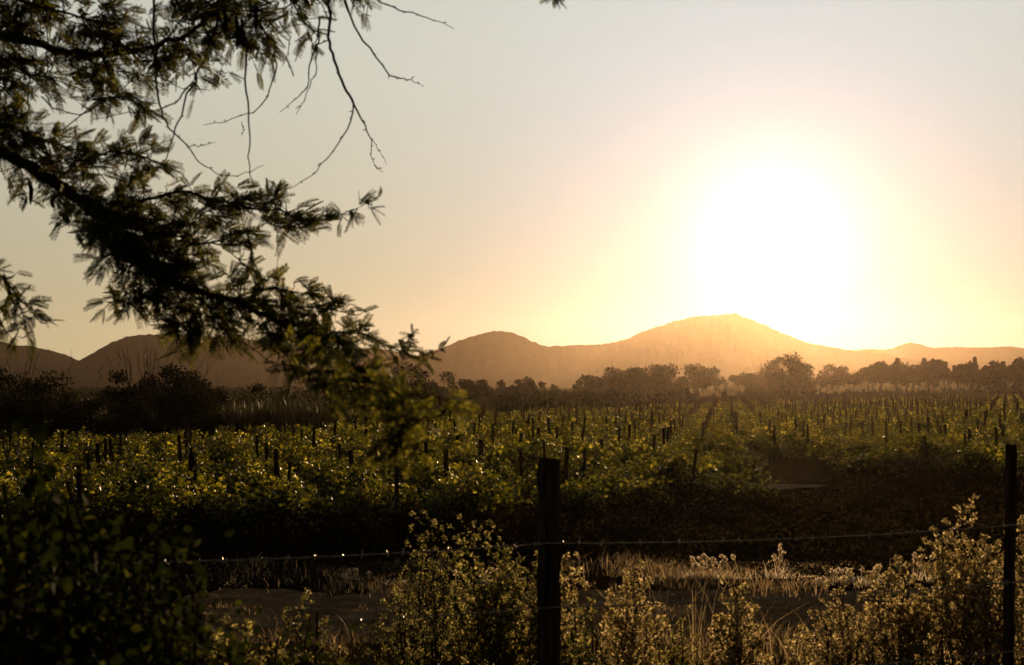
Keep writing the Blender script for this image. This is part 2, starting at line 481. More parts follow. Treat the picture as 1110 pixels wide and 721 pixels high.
for k, (x, y) in enumerate(vine_spots[:N_IND]):
    px = 555 + x / y * FX
    if y < np.interp(x, fx_, fy_) + 2.4: lab = 'leafy grapevine at the shaded front edge of the vineyard'
    elif px < 420: lab = 'low dark grapevine in the vineyard before the tall grass belt'
    elif px < 720: lab = 'leafy grapevine in the vineyard beyond the thick fence post'
    else: lab = 'golden backlit grapevine in the vineyard below the setting sun'
    e = empty('grapevine', (x, y, 0)); e.rotation_euler.z = r_v.random() * 6.28
    s_ = .85 + r_v.random() * .4; e.scale = (s_, s_, s_ * (.72 + r_v.random() * .28))
    tag(e, lab, 'grapevine', 'grapevines in the vineyard rows')
    t_, f_ = vine_meshes[int(r_v.integers(10))]
    link('trunk', t_, e); link('foliage', f_, e)
mb = MB()
for x, y in vine_spots[N_IND:]:
    near = 0 if y < 75 else 1 if y < 120 else 2
    vine_foliage(r_v, (330, 170, 80)[near], (.105, .145, .22)[near], mb, (x, y, 0), r_v.random() * 6.28, .66 + r_v.random() * .36)
tag(mb.build('grapevines', M['vine']), 'far rows of grapevines merging into one green gold field', 'grapevines', kind='stuff')

def post_mesh(r, h, rad):
    mb = MB(); tube(mb, [(r.normal() * .008, r.normal() * .008, -.15 + (h + .15) * k / 5) for k in range(6)], [rad * (1 + r.normal() * .05) for _ in range(6)], 9)
    return mb.mesh('vineyard_post', M['post'])
pm = [post_mesh(np.random.default_rng(500 + k), 1.4 + .06 * (k % 5), .043 + .009 * (k % 3)) for k in range(8)]
for x, y in post_spots[:300]:
    px = 555 + x / y * FX
    o = link('vineyard_post', pm[int(r_v.integers(8))], None, (x, y, 0), r_v.random() * 6)
    o.rotation_euler.x = r_v.normal() * .04; o.rotation_euler.y = r_v.normal() * .04
    lab = 'dark wooden post rising above the vines before the tall grass belt' if px < 420 else \
          'short dark wooden post rising above the vines in the middle rows' if px < 720 else 'sunlit wooden post rising above the golden vines below the sun'
    tag(o, lab, 'vineyard post', 'posts standing in the vineyard rows')
mbp = MB()
for x, y in post_spots[300:]:
    tube(mbp, [(x, y, -.1), (x, y, 1.65)], .075, 5)
if mbp.n: tag(mbp.build('vineyard_posts', M['post']), 'far wooden posts dotted over the vineyard', 'vineyard posts', kind='stuff')

mb = MB(); a_ = P(958, 522, 40.2); b_ = P(1006, 502, 41.0)
tube(mb, [(a_.x - .9, a_.y - .1, -.05), a_, b_], [.05, .05, .045], 7)
tag(mb.build('brace_pole', M['post']), 'thin dark pole leaning against the front vines', 'pole')

# ------------------------------------------------------------------ low dark undergrowth, grass
def scatter_grass(name, n, region, hgt, wid, mat, label, cat, seed, lean=.35, seg=3, parent=None, keep=None, zoff=0):
    r = np.random.default_rng(seed)
    x = r.uniform(region[0], region[1], n); y = r.uniform(region[2], region[3], n)
    k = np.abs(x / y) < .46
    if keep is not None: k &= keep(x, y, r)
    x, y = x[k], y[k]; n = len(x)
    h = hgt[0] + (hgt[1] - hgt[0]) * r.random(n) ** 2
    h *= np.clip(.7 + .75 * vnoise(x * 1.4 + y * 1.1, seed, 4), .15, 2.3)
    z = np.array([GZ(v) for v in y]) + zoff
    mb = MB()
    blades(mb, np.stack([x, y, z], 1), h, r.normal(size=(n, 2)) * h[:, None] * lean, wid * (.6 + .8 * r.random(n)), r, seg)
    o = mb.build(name, mat); tag(o, label, cat, kind='stuff'); return o
front_y = lambda x: np.interp(x, fx_, fy_)
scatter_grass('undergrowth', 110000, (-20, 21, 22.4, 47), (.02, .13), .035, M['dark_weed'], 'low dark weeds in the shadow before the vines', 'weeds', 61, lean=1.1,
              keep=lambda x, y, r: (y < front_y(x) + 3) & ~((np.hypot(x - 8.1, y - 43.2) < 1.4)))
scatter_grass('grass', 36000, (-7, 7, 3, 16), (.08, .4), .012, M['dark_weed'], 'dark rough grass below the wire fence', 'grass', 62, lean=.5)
scatter_grass('dry_grass', 52000, (-10, 11, 19.9, 24.2), (.03, .15), .010, M['straw'], 'dry straw grass along the bank beyond the track', 'grass', 63, lean=.45, zoff=.09,
              keep=lambda x, y, r: (r.random(len(x)) < np.clip(.28 + x * .04 + vnoise(x * 1.6, 9) * .3, .06, .95)) & (r.random(len(x)) < np.clip((y - 20.1 - .35 * vnoise(x * 2.3, 77)) * .9, .02, 1)))
scatter_grass('dry_grass', 36000, (-7, 8, 13.5, 17), (.04, .28), .010, M['straw'], 'dry straw grass along the near edge of the track', 'grass', 64, lean=.45, zoff=.04,
              keep=lambda x, y, r: r.random(len(x)) < np.clip(.15 + x * .08 + vnoise(x * 2.1, 19) * .3, .03, .95))

scatter_grass('dry_grass', 9000, (-9, 10, 18.3, 19.7), (.02, .12), .010, M['straw'], 'thin dry grass growing between the wheel ruts', 'grass', 66, lean=.5, zoff=.05,
              keep=lambda x, y, r: (r.random(len(x)) < np.clip(.2 + vnoise(x * 1.9, 29) * .35, 0, .8)) & (np.abs(y - 19) < .5 + .2 * r.random(len(x))))
scatter_grass('dry_grass', 7500, (.6, 7.5, 9.8, 15.5), (.15, .65), .007, M['straw'], 'taller wispy straw grass behind the shrubs toward the sun', 'grass', 65, lean=.3, zoff=0)
def tuft(px, ytop, d, n, spreadpx, leanx, label, heads=True, seed=0):
    r = np.random.default_rng(seed)
    g = G(px, d); top = P(px, ytop, d).z; H = top - .1
    e = empty('grass_tuft', (g.x, g.y, .06))
    mb = MB(); hd = MB()
    w_ = spreadpx / FX * d
    for k in range(n):
        h = H * (.55 + .45 * r.random()) if k else H
        bx, by = r.normal() * w_ * .35, r.normal() * .06
        lx = leanx * h + r.normal() * .16 * h; ly = r.normal() * .1 * h
        pts = [(bx + lx * t * t, by + ly * t * t, h * (t - .08 * t * t)) for t in (0, .3, .6, .85, 1)]
        tube(mb, pts, [.0065, .006, .005, .0045, .003], 4, cap=False)
        if heads:
            p0 = np.array(pts[3]); p1 = np.array(pts[4]); m_ = 34; hd = MB()
            t = r.random(m_); q = p0 + (p1 - p0) * t[:, None] * 1.15 + r.normal(size=(m_, 3)) * .009
            leaves(hd, q, (p1 - p0) + r.normal(size=(m_, 3)) * .03, .042, .45, r=r)
            hd.build('seed_head', M['plume'], e)
    m_ = n * 14
    blades(mb, np.stack([r.normal(size=m_) * w_ * .5, r.normal(size=m_) * .07, np.zeros(m_)], 1), H * (.2 + .4 * r.random(m_)),
           np.stack([r.normal(size=m_) * .12 + leanx * .3 * H, r.normal(size=m_) * .08], 1), .011, r)
    mb.build('stems', M['plume'], e)
    tag(e, label, 'dry grass', 'dry grass tufts beside the dirt track')
TUFTS = [(385, 614, 21.9, 5, 26, -.05, 'small tuft of three upright straw stalks beside the track, well short of the thick post'),
         (433, 628, 21.8, 6, 22, -.4, 'straw tuft with stalks fanned over at a slant, just before the thick post'),
         (538, 612, 21.6, 9, 34, .1, 'straw tuft hugging the thick fence post beyond the track'),
         (711, 623, 21.9, 2, 8, 0, 'two thin short straw stalks between the thick post and the bent tuft'),
         (770, 598, 21.9, 26, 42, -.25, 'brightest straw tuft by the track, wide and bent over'),
         (742, 622, 21.8, 9, 30, -.2, 'low frayed straw tuft joined to the brightest bent tuft'),
         (841, 586, 22.1, 4, 16, .02, 'tall slim straw stalks standing alone below the sun'),
         (912, 612, 21.9, 10, 36, .1, 'comb like row of short straw spikes under the wire'),
         (944, 610, 21.5, 7, 30, .35, 'straw tuft with long stalks leaning over from the comb like row'),
         (996, 596, 21.9, 3, 14, .05, 'slim straw stalks near the tallest seed head shrub'),
         (872, 622, 21.6, 8, 36, .3, 'low flattened straw tuft below the slim tall stalks')]
for k, t_ in enumerate(TUFTS): tuft(t_[0], t_[1], t_[2], t_[3], t_[4], t_[5], t_[6], seed=700 + k)

# ------------------------------------------------------------------ tall grass belt and reeds
def belt():
    mb = MB(); r = np.random.default_rng(81)
    n = 26000; t = r.random(n)
    path = np.array([(-40, 54), (-29, 58.5), (-22, 62.5), (-13, 72.5), (-9, 85), (-4.2, 106), (-2, 112)])
    s_ = np.linspace(0, 1, len(path))
    x = np.interp(t, s_, path[:, 0]); y = np.interp(t, s_, path[:, 1])
    off = .5 + r.random(n) * 10
    x = x + r.normal(size=n) * .3; y = y + off + np.where(x < -15, 7, 0)
    h = (1.2 + 1.1 * r.random(n)) * np.clip(.85 + .3 * vnoise(x * .8, 82), .5, 1.2) * np.where(x > -19, 1.05, .8)
    blades(mb, np.stack([x, y, np.zeros(n)], 1), h, r.normal(size=(n, 2)) * .15 * h[:, None], .05, r, 3)
    mt = r.random(n) < .1; m_ = mt.sum()
    blades(mb, np.stack([x[mt], y[mt], h[mt] * .75], 1), np.full(m_, .5), r.normal(size=(m_, 2)) * .1, .08, r, 2)
    tag(mb.build('tall_grass', M['reed']), 'belt of tall dark grass behind the vineyard', 'tall grass', kind='stuff')
belt()

def reed_proto(seed, h):
    r = np.random.default_rng(seed); lv = MB(); pl = MB(); st = []
    n = 130
    blades(lv, np.stack([r.normal(size=n) * .3, r.normal(size=n) * .2, np.zeros(n)], 1), h * (.55 + .35 * r.random(n)), r.normal(size=(n, 2)) * .4, .05, r)
    for k in range(5):
        b = np.array([r.normal() * .45, r.normal() * .2, 0]); t_ = b + np.array([r.normal() * .22 + .1, r.normal() * .1, h * (.72 + .3 * r.random())])
        tube(lv, [b, (b * .4 + t_ * .6), t_], .012, 4)
        m_ = 90; q = r.random(m_)
        c = t_ + np.stack([q * .12, np.zeros(m_), (q - .75) * .34], 1) + r.normal(size=(m_, 3)) * .065 * np.sin(pi * np.clip(q, .1, .95))[:, None]
        leaves(pl, c, r.normal(size=(m_, 3)) * .4 + np.array([.2, 0, .7]), .13, .35, r=r)
    return lv.mesh('leaves', M['reed']), pl.mesh('plumes', M['plume'])
rp_ = [reed_proto(90 + k, 1.75) for k in range(4)]
r_r = np.random.default_rng(98)
def edge_d(px):
    for y in range(40, 340):
        if y > np.interp((px - 555) / FX * y, bx_, by_): return y
    return 330
near_r = [(px, edge_d(px) + 4 + (k % 3)) for k, px in enumerate((763, 770, 777, 785, 793, 801))]
far_r = [(px + r_r.normal() * 2, min(edge_d(px), 296) + 5 + r_r.random() * 6) for px in list(range(892, 1062, 9)) + [1070, 1090]]
for k, (px, d) in enumerate(near_r + far_r):
    g = G(px, d); e = empty('plume_reed', g); s_ = (.95 + .3 * r_r.random()) * (1.5 if px > 880 else 1.35); e.scale = (s_, s_, s_)
    e.rotation_euler.z = r_r.random() * 6
    lv, pl = rp_[int(r_r.integers(4))]
    link('leaves', lv, e); link('plumes', pl, e)
    if px < 850: tag(e, 'pale feathery reed clump glowing at the vineyard edge under the hill top', 'reed', 'pale reeds under the hill top')
    else: tag(e, 'pale feathery reed clump in the long line before the upright trees', 'reed', 'pale reeds before the upright trees')

# ------------------------------------------------------------------ trees
def crown_mesh(r, w_, h, base, shape='round', n=2600, leaf=.3, sparse=.0, clumps=26):
    """leaf faces gathered round many small clumps filling the crown"""
    mb = MB(); pos = []
    for c in range(clumps):
        if shape == 'round':
            d = rand_dir(1, r)[0]; q = r.random() ** .4
            u = d * q * np.array([.5, .5, .5]); cx, cy, cz = u
            cz = cz + .5; wid = 1
            C_ = np.array([cx * w_, cy * w_, base + cz * (h - base)]); rad = (.13 + .11 * r.random()) * min(w_, h)
        elif shape == 'mound':
            a = r.random() * 2 * pi; q = r.random() ** .5; zz = r.random() * math.sqrt(max(0, 1 - q * q)) ** .9
            C_ = np.array([cos(a) * q * w_ * .5, sin(a) * q * w_ * .4, base + zz * (h - base) * .9]); rad = (.10 + .10 * r.random()) * h
        else:  # pointed
            zz = ((c + r.random()) / clumps) ** 1.15; q = r.random() ** .5 * (1 - zz) ** .9 * 1.0
            a = r.random() * 2 * pi
            C_ = np.array([cos(a) * q * w_ * .5, sin(a) * q * w_ * .5, base + zz * (h - base)]); rad = (.15 + .1 * r.random()) * w_ * (1.15 - zz * .95)
        m_ = n // clumps
        p_ = C_ + rand_dir(m_, r) * (r.random(m_) ** .5)[:, None] * rad * np.array([1.15, 1.15, .85])
        pos.append(p_)
    p_ = np.concatenate(pos); p_[:, 2] = np.maximum(p_[:, 2], base * .6 + .05)
    leaves(mb, p_, rand_dir(len(p_), r) + np.array([0, 0, .25]), leaf * (.6 + .8 * r.random(len(p_))), .6, r=r)
    return mb
def tree(name, px, ytop, wpx, d, label, shape='round', seed=0, n=2600, leaf=None, cat='tree', group=None, bare=0, clumps=26, part='crown'):
    r = np.random.default_rng(seed); d = d * 1.7; g = G(px, d)
    h = P(px, ytop, d).z; w_ = wpx / FX * d
    h *= {'round': 1.03, 'mound': 1.5 if d < 80 else 1.22, 'point': 1.0}[shape]; w_ *= {'round': 1.1, 'mound': 1.35, 'point': 1.0}[shape]
    base = {'round': .1, 'mound': .0, 'point': .02}[shape] * h
    e = empty(name, g); leaf = leaf or d * (.0012 if shape == 'point' else .0017)
    mb = crown_mesh(r, w_, h * .96, base, shape, int(n * (3.2 if d < 80 else 1.3)), leaf * (1.35 if d < 80 else 1), clumps=60 if d < 80 else clumps)
    low = .5 if shape == 'mound' else 1
    tr = MB(); tube(tr, [(0, 0, -.1), (r.normal() * .05, 0, h * .25 * low), (r.normal() * .1, 0, h * .5 * low), (r.normal() * .12, 0, h * .8 * low)], [h * .03 * low, h * .025 * low, h * .016 * low, h * .005], 7)
    for k in range(7):
        a = r.random() * 6.28; z0 = h * (.15 + .35 * r.random()) * low; q = w_ * .38 * r.random()
        tube(tr, [(0, 0, z0), (cos(a) * q * .6, sin(a) * q * .6, z0 + h * .15 * low), (cos(a) * q, sin(a) * q, z0 + h * .33 * low)], [h * .012 * low, h * .008 * low, h * .003], 5)
    for k in range(bare):       # thin leafless sprays over the crown
        a = r.random() * 6.28; q = w_ * .45 * r.random(); z0 = h * .5
        t0 = Vector((cos(a) * q * .5, sin(a) * q * .5, z0)); t1 = Vector((cos(a) * q * 1.15, sin(a) * q, h * (.95 + .2 * r.random())))
        pts = jitter_polyline([t0, t1], 5, .03, r); tube(tr, pts, [.018, .015, .012, .01, .008, .005], 4, cap=False)
        for b in range(3):
            p0 = pts[2 + b]; tube(tr, [p0, p0 + Vector((r.normal() * .15, r.normal() * .1, .18 + .1 * r.random()))], [.008, .004], 4, cap=False)
    tr.build('trunk' if shape != 'mound' else 'stems', M['bark'], e)
    mb.build(part, M['tree'], e)
    tag(e, label, cat, group)

TREES = [
 # name, px, top, width, distance, label, shape, n, bare
 ('shrub', 12, 417, 120, 38.5, 'dark rounded shrub mass where the tall grass starts at the picture edge', 'mound', 3600, 6),
 ('shrub', 84, 423, 120, 40, 'low dark shrub between the edge shrub and the twiggy shrub', 'mound', 3200, 3),
 ('twiggy_shrub', 162, 417, 110, 41.5, 'broad twiggy shrub with bare sprays above the vines', 'mound', 3000, 26),
 ('shrub', 205, 420, 70, 43.5, 'dark rounded shrub just behind the twiggy shrub', 'mound', 2600, 4),
 ('shrub', 250, 425, 56, 62, 'small dark shrub showing over the tall grass', 'mound', 1800, 2),
 ('shrub', 292, 421, 64, 66, 'dark shrub behind the tall grass under the acacia branch', 'mound', 2200, 2),
 ('shrub', 348, 414, 90, 68, 'wide dark shrub behind the tall grass beside the blurred acacia spray', 'mound', 2600, 2),
 ('round_tree', 452, 398, 84, 98, 'round dark tree standing behind the blurred acacia spray', 'round', 3600, 0),
 ('shrub', 395, 424, 60, 92, 'low dark shrub at the foot of the round dark tree', 'mound', 1800, 0),
 ('bushy_tree', 510, 413, 46, 118, 'small bushy tree next after the round dark tree', 'round', 2000, 0),
 ('bushy_tree', 538, 414, 46, 128, 'small bushy tree, second after the round dark tree', 'mound', 2000, 0),
 ('bushy_tree', 572, 412, 48, 132, 'low rounded tree above the thick fence post, its lit edge rising', 'mound', 2200, 0),
 ('bushy_tree', 606, 415, 46, 135, 'low flat tree just past the thick fence post', 'mound', 2000, 0),
 ('bushy_tree', 643, 409, 44, 142, 'dark bushy tree between the flat tree and the twin crowns', 'round', 2200, 0),
 ('bushy_tree', 684, 394, 52, 152, 'tall full tree, first of the twin crowns under the hill saddle', 'round', 3400, 4),
 ('bushy_tree', 716, 393, 56, 156, 'tall full tree, second of the twin crowns, nearer the sun', 'round', 3400, 0),
 ('bushy_tree', 663, 415, 40, 150, 'low tree filling the foot of the twin crowns', 'mound', 1600, 0),
 ('round_tree', 761, 394, 46, 165, 'single round glowing tree past the twin crowns', 'round', 3000, 0),
 ('bushy_tree', 740, 412, 50, 160, 'low hedge like tree between the twin crowns and the glowing tree', 'mound', 1800, 0),
 ('bushy_tree', 790, 408, 46, 165, 'low tree under the hill summit', 'mound', 1800, 0),
 ('bushy_tree', 812, 404, 30, 170, 'small pale tree under the hill summit', 'round', 1800, 0),
 ('tall_tree', 855, 387, 52, 168, 'tall uneven tree with a thin raised tip below the sun', 'round', 3000, 5),
 ('bushy_tree', 843, 383, 22, 168, 'thin sparse tree top rising beside the tall uneven tree', 'round', 900, 6),
 ('bushy_tree', 836, 402, 40, 172, 'low tree leaning on the tall uneven tree', 'mound', 1800, 0),
 ('bushy_tree', 885, 400, 40, 175, 'low tree between the tall uneven tree and the upright trees', 'mound', 2000, 0),
]
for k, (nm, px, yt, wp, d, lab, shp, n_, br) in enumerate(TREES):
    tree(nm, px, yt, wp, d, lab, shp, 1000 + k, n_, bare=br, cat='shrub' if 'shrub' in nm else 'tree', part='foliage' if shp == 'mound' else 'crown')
r_t = np.random.default_rng(1200)
PT = [(905, 401), (918, 404), (930, 402), (943, 399), (955, 390), (963, 395), (972, 390), (984, 395), (994, 396), (1003, 388), (1012, 393), (1024, 391), (1035, 397), (1046, 394), (1053, 388), (1066, 396), (1077, 394), (1090, 392), (1101, 388), (1112, 393), (1126, 390), (1141, 395)]
for k, (px, yt) in enumerate(PT):
    g = 'dark upright tree in the far row beyond the pale reeds'
    if yt <= 390: g = 'taller dark tree standing above the far row'
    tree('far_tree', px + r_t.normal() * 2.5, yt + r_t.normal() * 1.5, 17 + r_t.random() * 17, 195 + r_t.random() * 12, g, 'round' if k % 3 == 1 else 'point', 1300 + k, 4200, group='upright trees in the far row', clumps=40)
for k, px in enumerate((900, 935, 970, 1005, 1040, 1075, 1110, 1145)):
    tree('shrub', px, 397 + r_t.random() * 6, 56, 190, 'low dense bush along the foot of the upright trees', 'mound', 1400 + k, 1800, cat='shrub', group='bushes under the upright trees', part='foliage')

# ------------------------------------------------------------------ seed head shrubs beside the fence
def weed_shrub(px, ytop, wpx, d, label, seed, nst=9, leafy=1.0, mat='weed', leaf=.02, zb=0.0, puff=1.0):
    r = np.random.default_rng(seed); g = G(px, d); H = P(px, ytop, d).z - g.z; w_ = wpx / FX * d
    e = empty('seed_head_shrub', g); st = MB(); lf = MB()
    for s_ in range(nst):
        h = H * (1 if s_ == 0 else .55 + .42 * r.random()); a = r.random() * 6.28
        off = 0 if s_ == 0 else w_ * .48 * math.sqrt(r.random())
        tip = Vector((cos(a) * off, sin(a) * off * .7, h)); b = Vector((tip.x * .25, tip.y * .25, -.03))
        pts = jitter_polyline([b, b.lerp(tip, .5) + Vector((tip.x * .12, tip.y * .12, 0)), tip], 4, .03, r)
        m = len(pts); tube(st, pts, [.007 * (1 - .8 * i / (m - 1)) + .0012 for i in range(m)], 5, cap=False)
        nb = int(11 * leafy + 4)
        for k in range(nb):
            t = .25 + .75 * (k + r.random()) / nb; i = min(int(t * (m - 1)), m - 2); p = pts[i].lerp(pts[i + 1], t * (m - 1) - i)
            L = (.05 + .13 * (1 - t) + .03 * r.random()) * (1 + w_ * .25)
            aa = r.random() * 6.28; tp = p + Vector((cos(aa) * L, sin(aa) * L, L * (.75 + .5 * r.random())))
            tube(st, [p, p.lerp(tp, .5) + Vector((0, 0, -L * .08)), tp], [.0025, .002, .001], 4, cap=False)
            # small leaves along, a loose round seed head at the end
            c = int(9 * leafy); q = r.random(c)[:, None]
            pp = np.array(p) * (1 - q) + np.array(tp) * q + r.normal(size=(c, 3)) * .008
            leaves(lf, pp, r.normal(size=(c, 3)) + np.array([0, 0, .5]), leaf * (.6 + .7 * r.random(c)), .55, r=r)
            c = int(18 * puff)
            leaves(lf, np.array(tp) + rand_dir(c, r) * .016 * (r.random(c) ** .5)[:, None], rand_dir(c, r) + np.array([0, 0, .4]), leaf * (.5 + .5 * r.random(c)), .6, r=r)
    st.build('stems', M['twig'], e); lf.build('foliage', M[mat], e)
    tag(e, label, 'shrub', 'seed head shrubs along the fence')
SHR = [(470, 562, 92, 8.6, 'feathery dark gold shrub rounded like a small tree, before the thick post', 13, 1.4),
       (545, 588, 110, 8.0, 'bushy golden shrub pressed against the thick fence post', 15, 1.5),
       (600, 606, 44, 7.9, 'narrow shrub showing past the thick fence post', 6, 1.2),
       (440, 640, 80, 7.2, 'low brown shrub under the feathery dark gold one', 9, 1.2),
       (622, 660, 50, 7.4, 'small shrub at the foot of the thick post, toward the sun', 6, 1.0),
       (686, 626, 46, 8.2, 'slim upright seed head shrub, first past the thick post', 6, 1.3),
       (738, 672, 50, 7.8, 'low seed head shrub between the slim one and the wide one', 6, 1.0),
       (798, 642, 66, 8.0, 'loose seed head shrub with pale dots midway between the posts', 9, 1.1),
       (862, 690, 60, 7.4, 'low brown shrub with sparse tips midway between the posts', 7, 1.0),
       (915, 634, 90, 8.2, 'wide bright seed head shrub before the thin post', 13, 1.2),
       (975, 612, 80, 8.6, 'full golden shrub joining the wide bright one to the tallest one', 12, 1.3),
       (1043, 552, 66, 8.8, 'tallest seed head shrub with a single spire beside the thin post', 11, 1.4),
       (1018, 576, 40, 8.9, 'slim shrub branch beside the tallest shrub spire', 5, 1.2),
       (1068, 600, 66, 8.6, 'dense golden shrub right against the thin post', 9, 1.2),
       (1112, 566, 60, 9.0, 'golden shrub beyond the thin post at the picture edge', 9, 1.2),
       (340, 655, 70, 6.6, 'low dark weed shrub among the broad leaves by the track', 8, 1.0),
       (268, 676, 80, 6.0, 'lowest dark weed shrub between the leafy bush and the track', 8, 1.0)]
for k, (px, yt, wp, d, lab, nst, lfy) in enumerate(SHR):
    weed_shrub(px, yt, wp, d, lab, 2000 + k, int(nst * .95) + 1, lfy * (.8 + .35 * ((k * 7) % 3) / 2), leaf=.017 + .005 * ((k * 5) % 3), mat='green_weed' if k in (0, 1, 3, 4, 6, 15, 16) else 'weed')

# ------------------------------------------------------------------ broad-leaved bushes close to the camera
def leafy_bush(px, ytop, wpx, d, label, seed, n=2200, leaf=.05, shoots=22, name='leafy_bush', depth=.45):
    r = np.random.default_rng(seed); g = G(px, d); H = P(px, ytop, d).z - g.z; w_ = wpx / FX * d
    e = empty(name, g); st = MB(); lf = MB()
    per = n // shoots
    for s_ in range(shoots):
        u = r.uniform(-1, 1); v = r.uniform(-1, 1)
        h = H * (1 - .35 * abs(u) ** 2 - .25 * r.random())
        tip = Vector((u * w_ * .5, v * depth, h)); b = Vector((u * w_ * .2, v * depth * .4, -.05))
        pts = jitter_polyline([b, b.lerp(tip, .6) + Vector((u * .05, 0, .05)), tip], 5, .035, r); m = len(pts)
        tube(st, pts, [.010 * (1 - .8 * i / (m - 1)) + .002 for i in range(m)], 5, cap=False)
        t = .12 + .88 * r.random(per); ti = t * (m - 1); i = np.minimum(ti.astype(int), m - 2)
        A = np.array([tuple(p) for p in pts]); c = A[i] + (A[i + 1] - A[i]) * (ti - i)[:, None]
        out_ = rand_dir(per, r) * (.03 + .10 * r.random(per)[:, None])
        leaves(lf, c + out_, out_ + np.array([0, 0, -.02]) + r.normal(size=(per, 3)) * .03, leaf * (.6 + .6 * r.random(per)), .9, .12, r=r)
    st.build('stems', M['twig'], e); lf.build('foliage', M['bush'], e)
    tag(e, label, 'bush', 'broad leaved bushes in the near corner')
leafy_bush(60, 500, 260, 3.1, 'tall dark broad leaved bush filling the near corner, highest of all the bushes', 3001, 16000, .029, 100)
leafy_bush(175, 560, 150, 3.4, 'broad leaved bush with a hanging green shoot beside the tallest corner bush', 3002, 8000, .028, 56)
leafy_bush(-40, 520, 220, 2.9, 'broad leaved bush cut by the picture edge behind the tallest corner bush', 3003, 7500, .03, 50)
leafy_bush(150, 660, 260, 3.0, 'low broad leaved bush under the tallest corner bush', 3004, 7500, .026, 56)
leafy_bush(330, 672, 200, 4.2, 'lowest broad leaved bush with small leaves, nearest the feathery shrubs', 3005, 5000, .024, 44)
def shoot():
    r = np.random.default_rng(3010); e = empty('bush_shoot', P(28, 560, 3.0)); st = MB(); lf = MB()
    e.location.z = GZ(3); H = P(30, 470, 3.0).z - GZ(3)
    pts = jitter_polyline([(0, 0, 0), (.02, 0, H * .6), (.0, 0, H)], 6, .01, r); m = len(pts)
    tube(st, pts, [.006 * (1 - .7 * i / m) for i in range(m)], 5)
    A = np.array([tuple(p) for p in pts]); i = r.integers(m // 2, m, 34); c = A[i] + r.normal(size=(34, 3)) * .02
    leaves(lf, c, rand_dir(34, r) + np.array([0, 0, .3]), .045, .8, r=r)
    st.build('stems', M['twig'], e); lf.build('foliage', M['bush'], e)
    tag(e, 'single thin leafy shoot rising above the dark corner bush', 'shoot')
shoot()

# ------------------------------------------------------------------ wire fence
def fence():
    e = empty('wire_fence', (.184, 7.1, GZ(7))); o = Vector((.184, 7.1, GZ(7)))
    xs = [(-2.45, 6.25), (.184, 7.1), (2.79, 8.0), (5.5, 8.9)]
    r = np.random.default_rng(44)
    def post(x, y, rad, h, lean, mat, label=None, n=18):
        mb = MB(); base = Vector((x, y, GZ(7))) - o
        pts = [base + Vector((lean * z + r.normal() * .0025, 0, z)) for z in np.linspace(-.2, h, 22)]
        tube(mb, pts, [rad * (1 + r.normal() * .012) for _ in pts[:-1]] + [rad * .93], n)
        ob = mb.build('post', mat, e)
        if label: ob['label'] = label
        return ob
    post(-2.45, 6.25, .055, 1.7, 0, M['post'])
    post(.184, 7.1, .058, P(595, 497, 7.1).z - GZ(7), 0, M['post'], 'thick round wooden post with a flat sawn top')
    post(2.755, 8.0, .032, P(1096, 482, 8.0).z - GZ(7), .032, M['post'], 'thin slightly leaning post')
    post(5.5, 8.9, .05, 1.7, 0, M['post'])
    for z0, sag in ((2.315, .025), (2.0, .02), (1.62, .02)):
        for a, b in zip(xs[:-1], xs[1:]):
            mb = MB(); A = Vector((*a, z0)) - o; B = Vector((*b, z0)) - o
            A.y -= .062; B.y -= .062
            n = 60; pts = []
            for i in range(n + 1):
                t = i / n; p = A.lerp(B, t); p.z -= sag * 4 * t * (1 - t) + r.normal() * .0008; pts.append(p)
            for ph in (0, pi):
                tube(mb, [p + Vector((0, cos(i * 1.9 + ph), sin(i * 1.9 + ph))) * .0026 for i, p in enumerate(pts)], .0022, 5)
            L = (B - A).length; nb = int(L / .11)
            for i in range(nb):
                t = (i + .5 + r.normal() * .12) / nb; j = t * n; k = int(j); p = pts[k].lerp(pts[min(k + 1, n)], j - k)
                for q in range(2):
                    d = Vector((r.normal() * .4, r.normal(), r.normal())).normalized() * .018
                    tube(mb, [p - d, p + d], .0018, 4)
            mb.build('barbed_wire', M['wire'], e)
    tag(e, 'barbed wire fence with one thick wooden post and one thin post', 'fence')
fence()

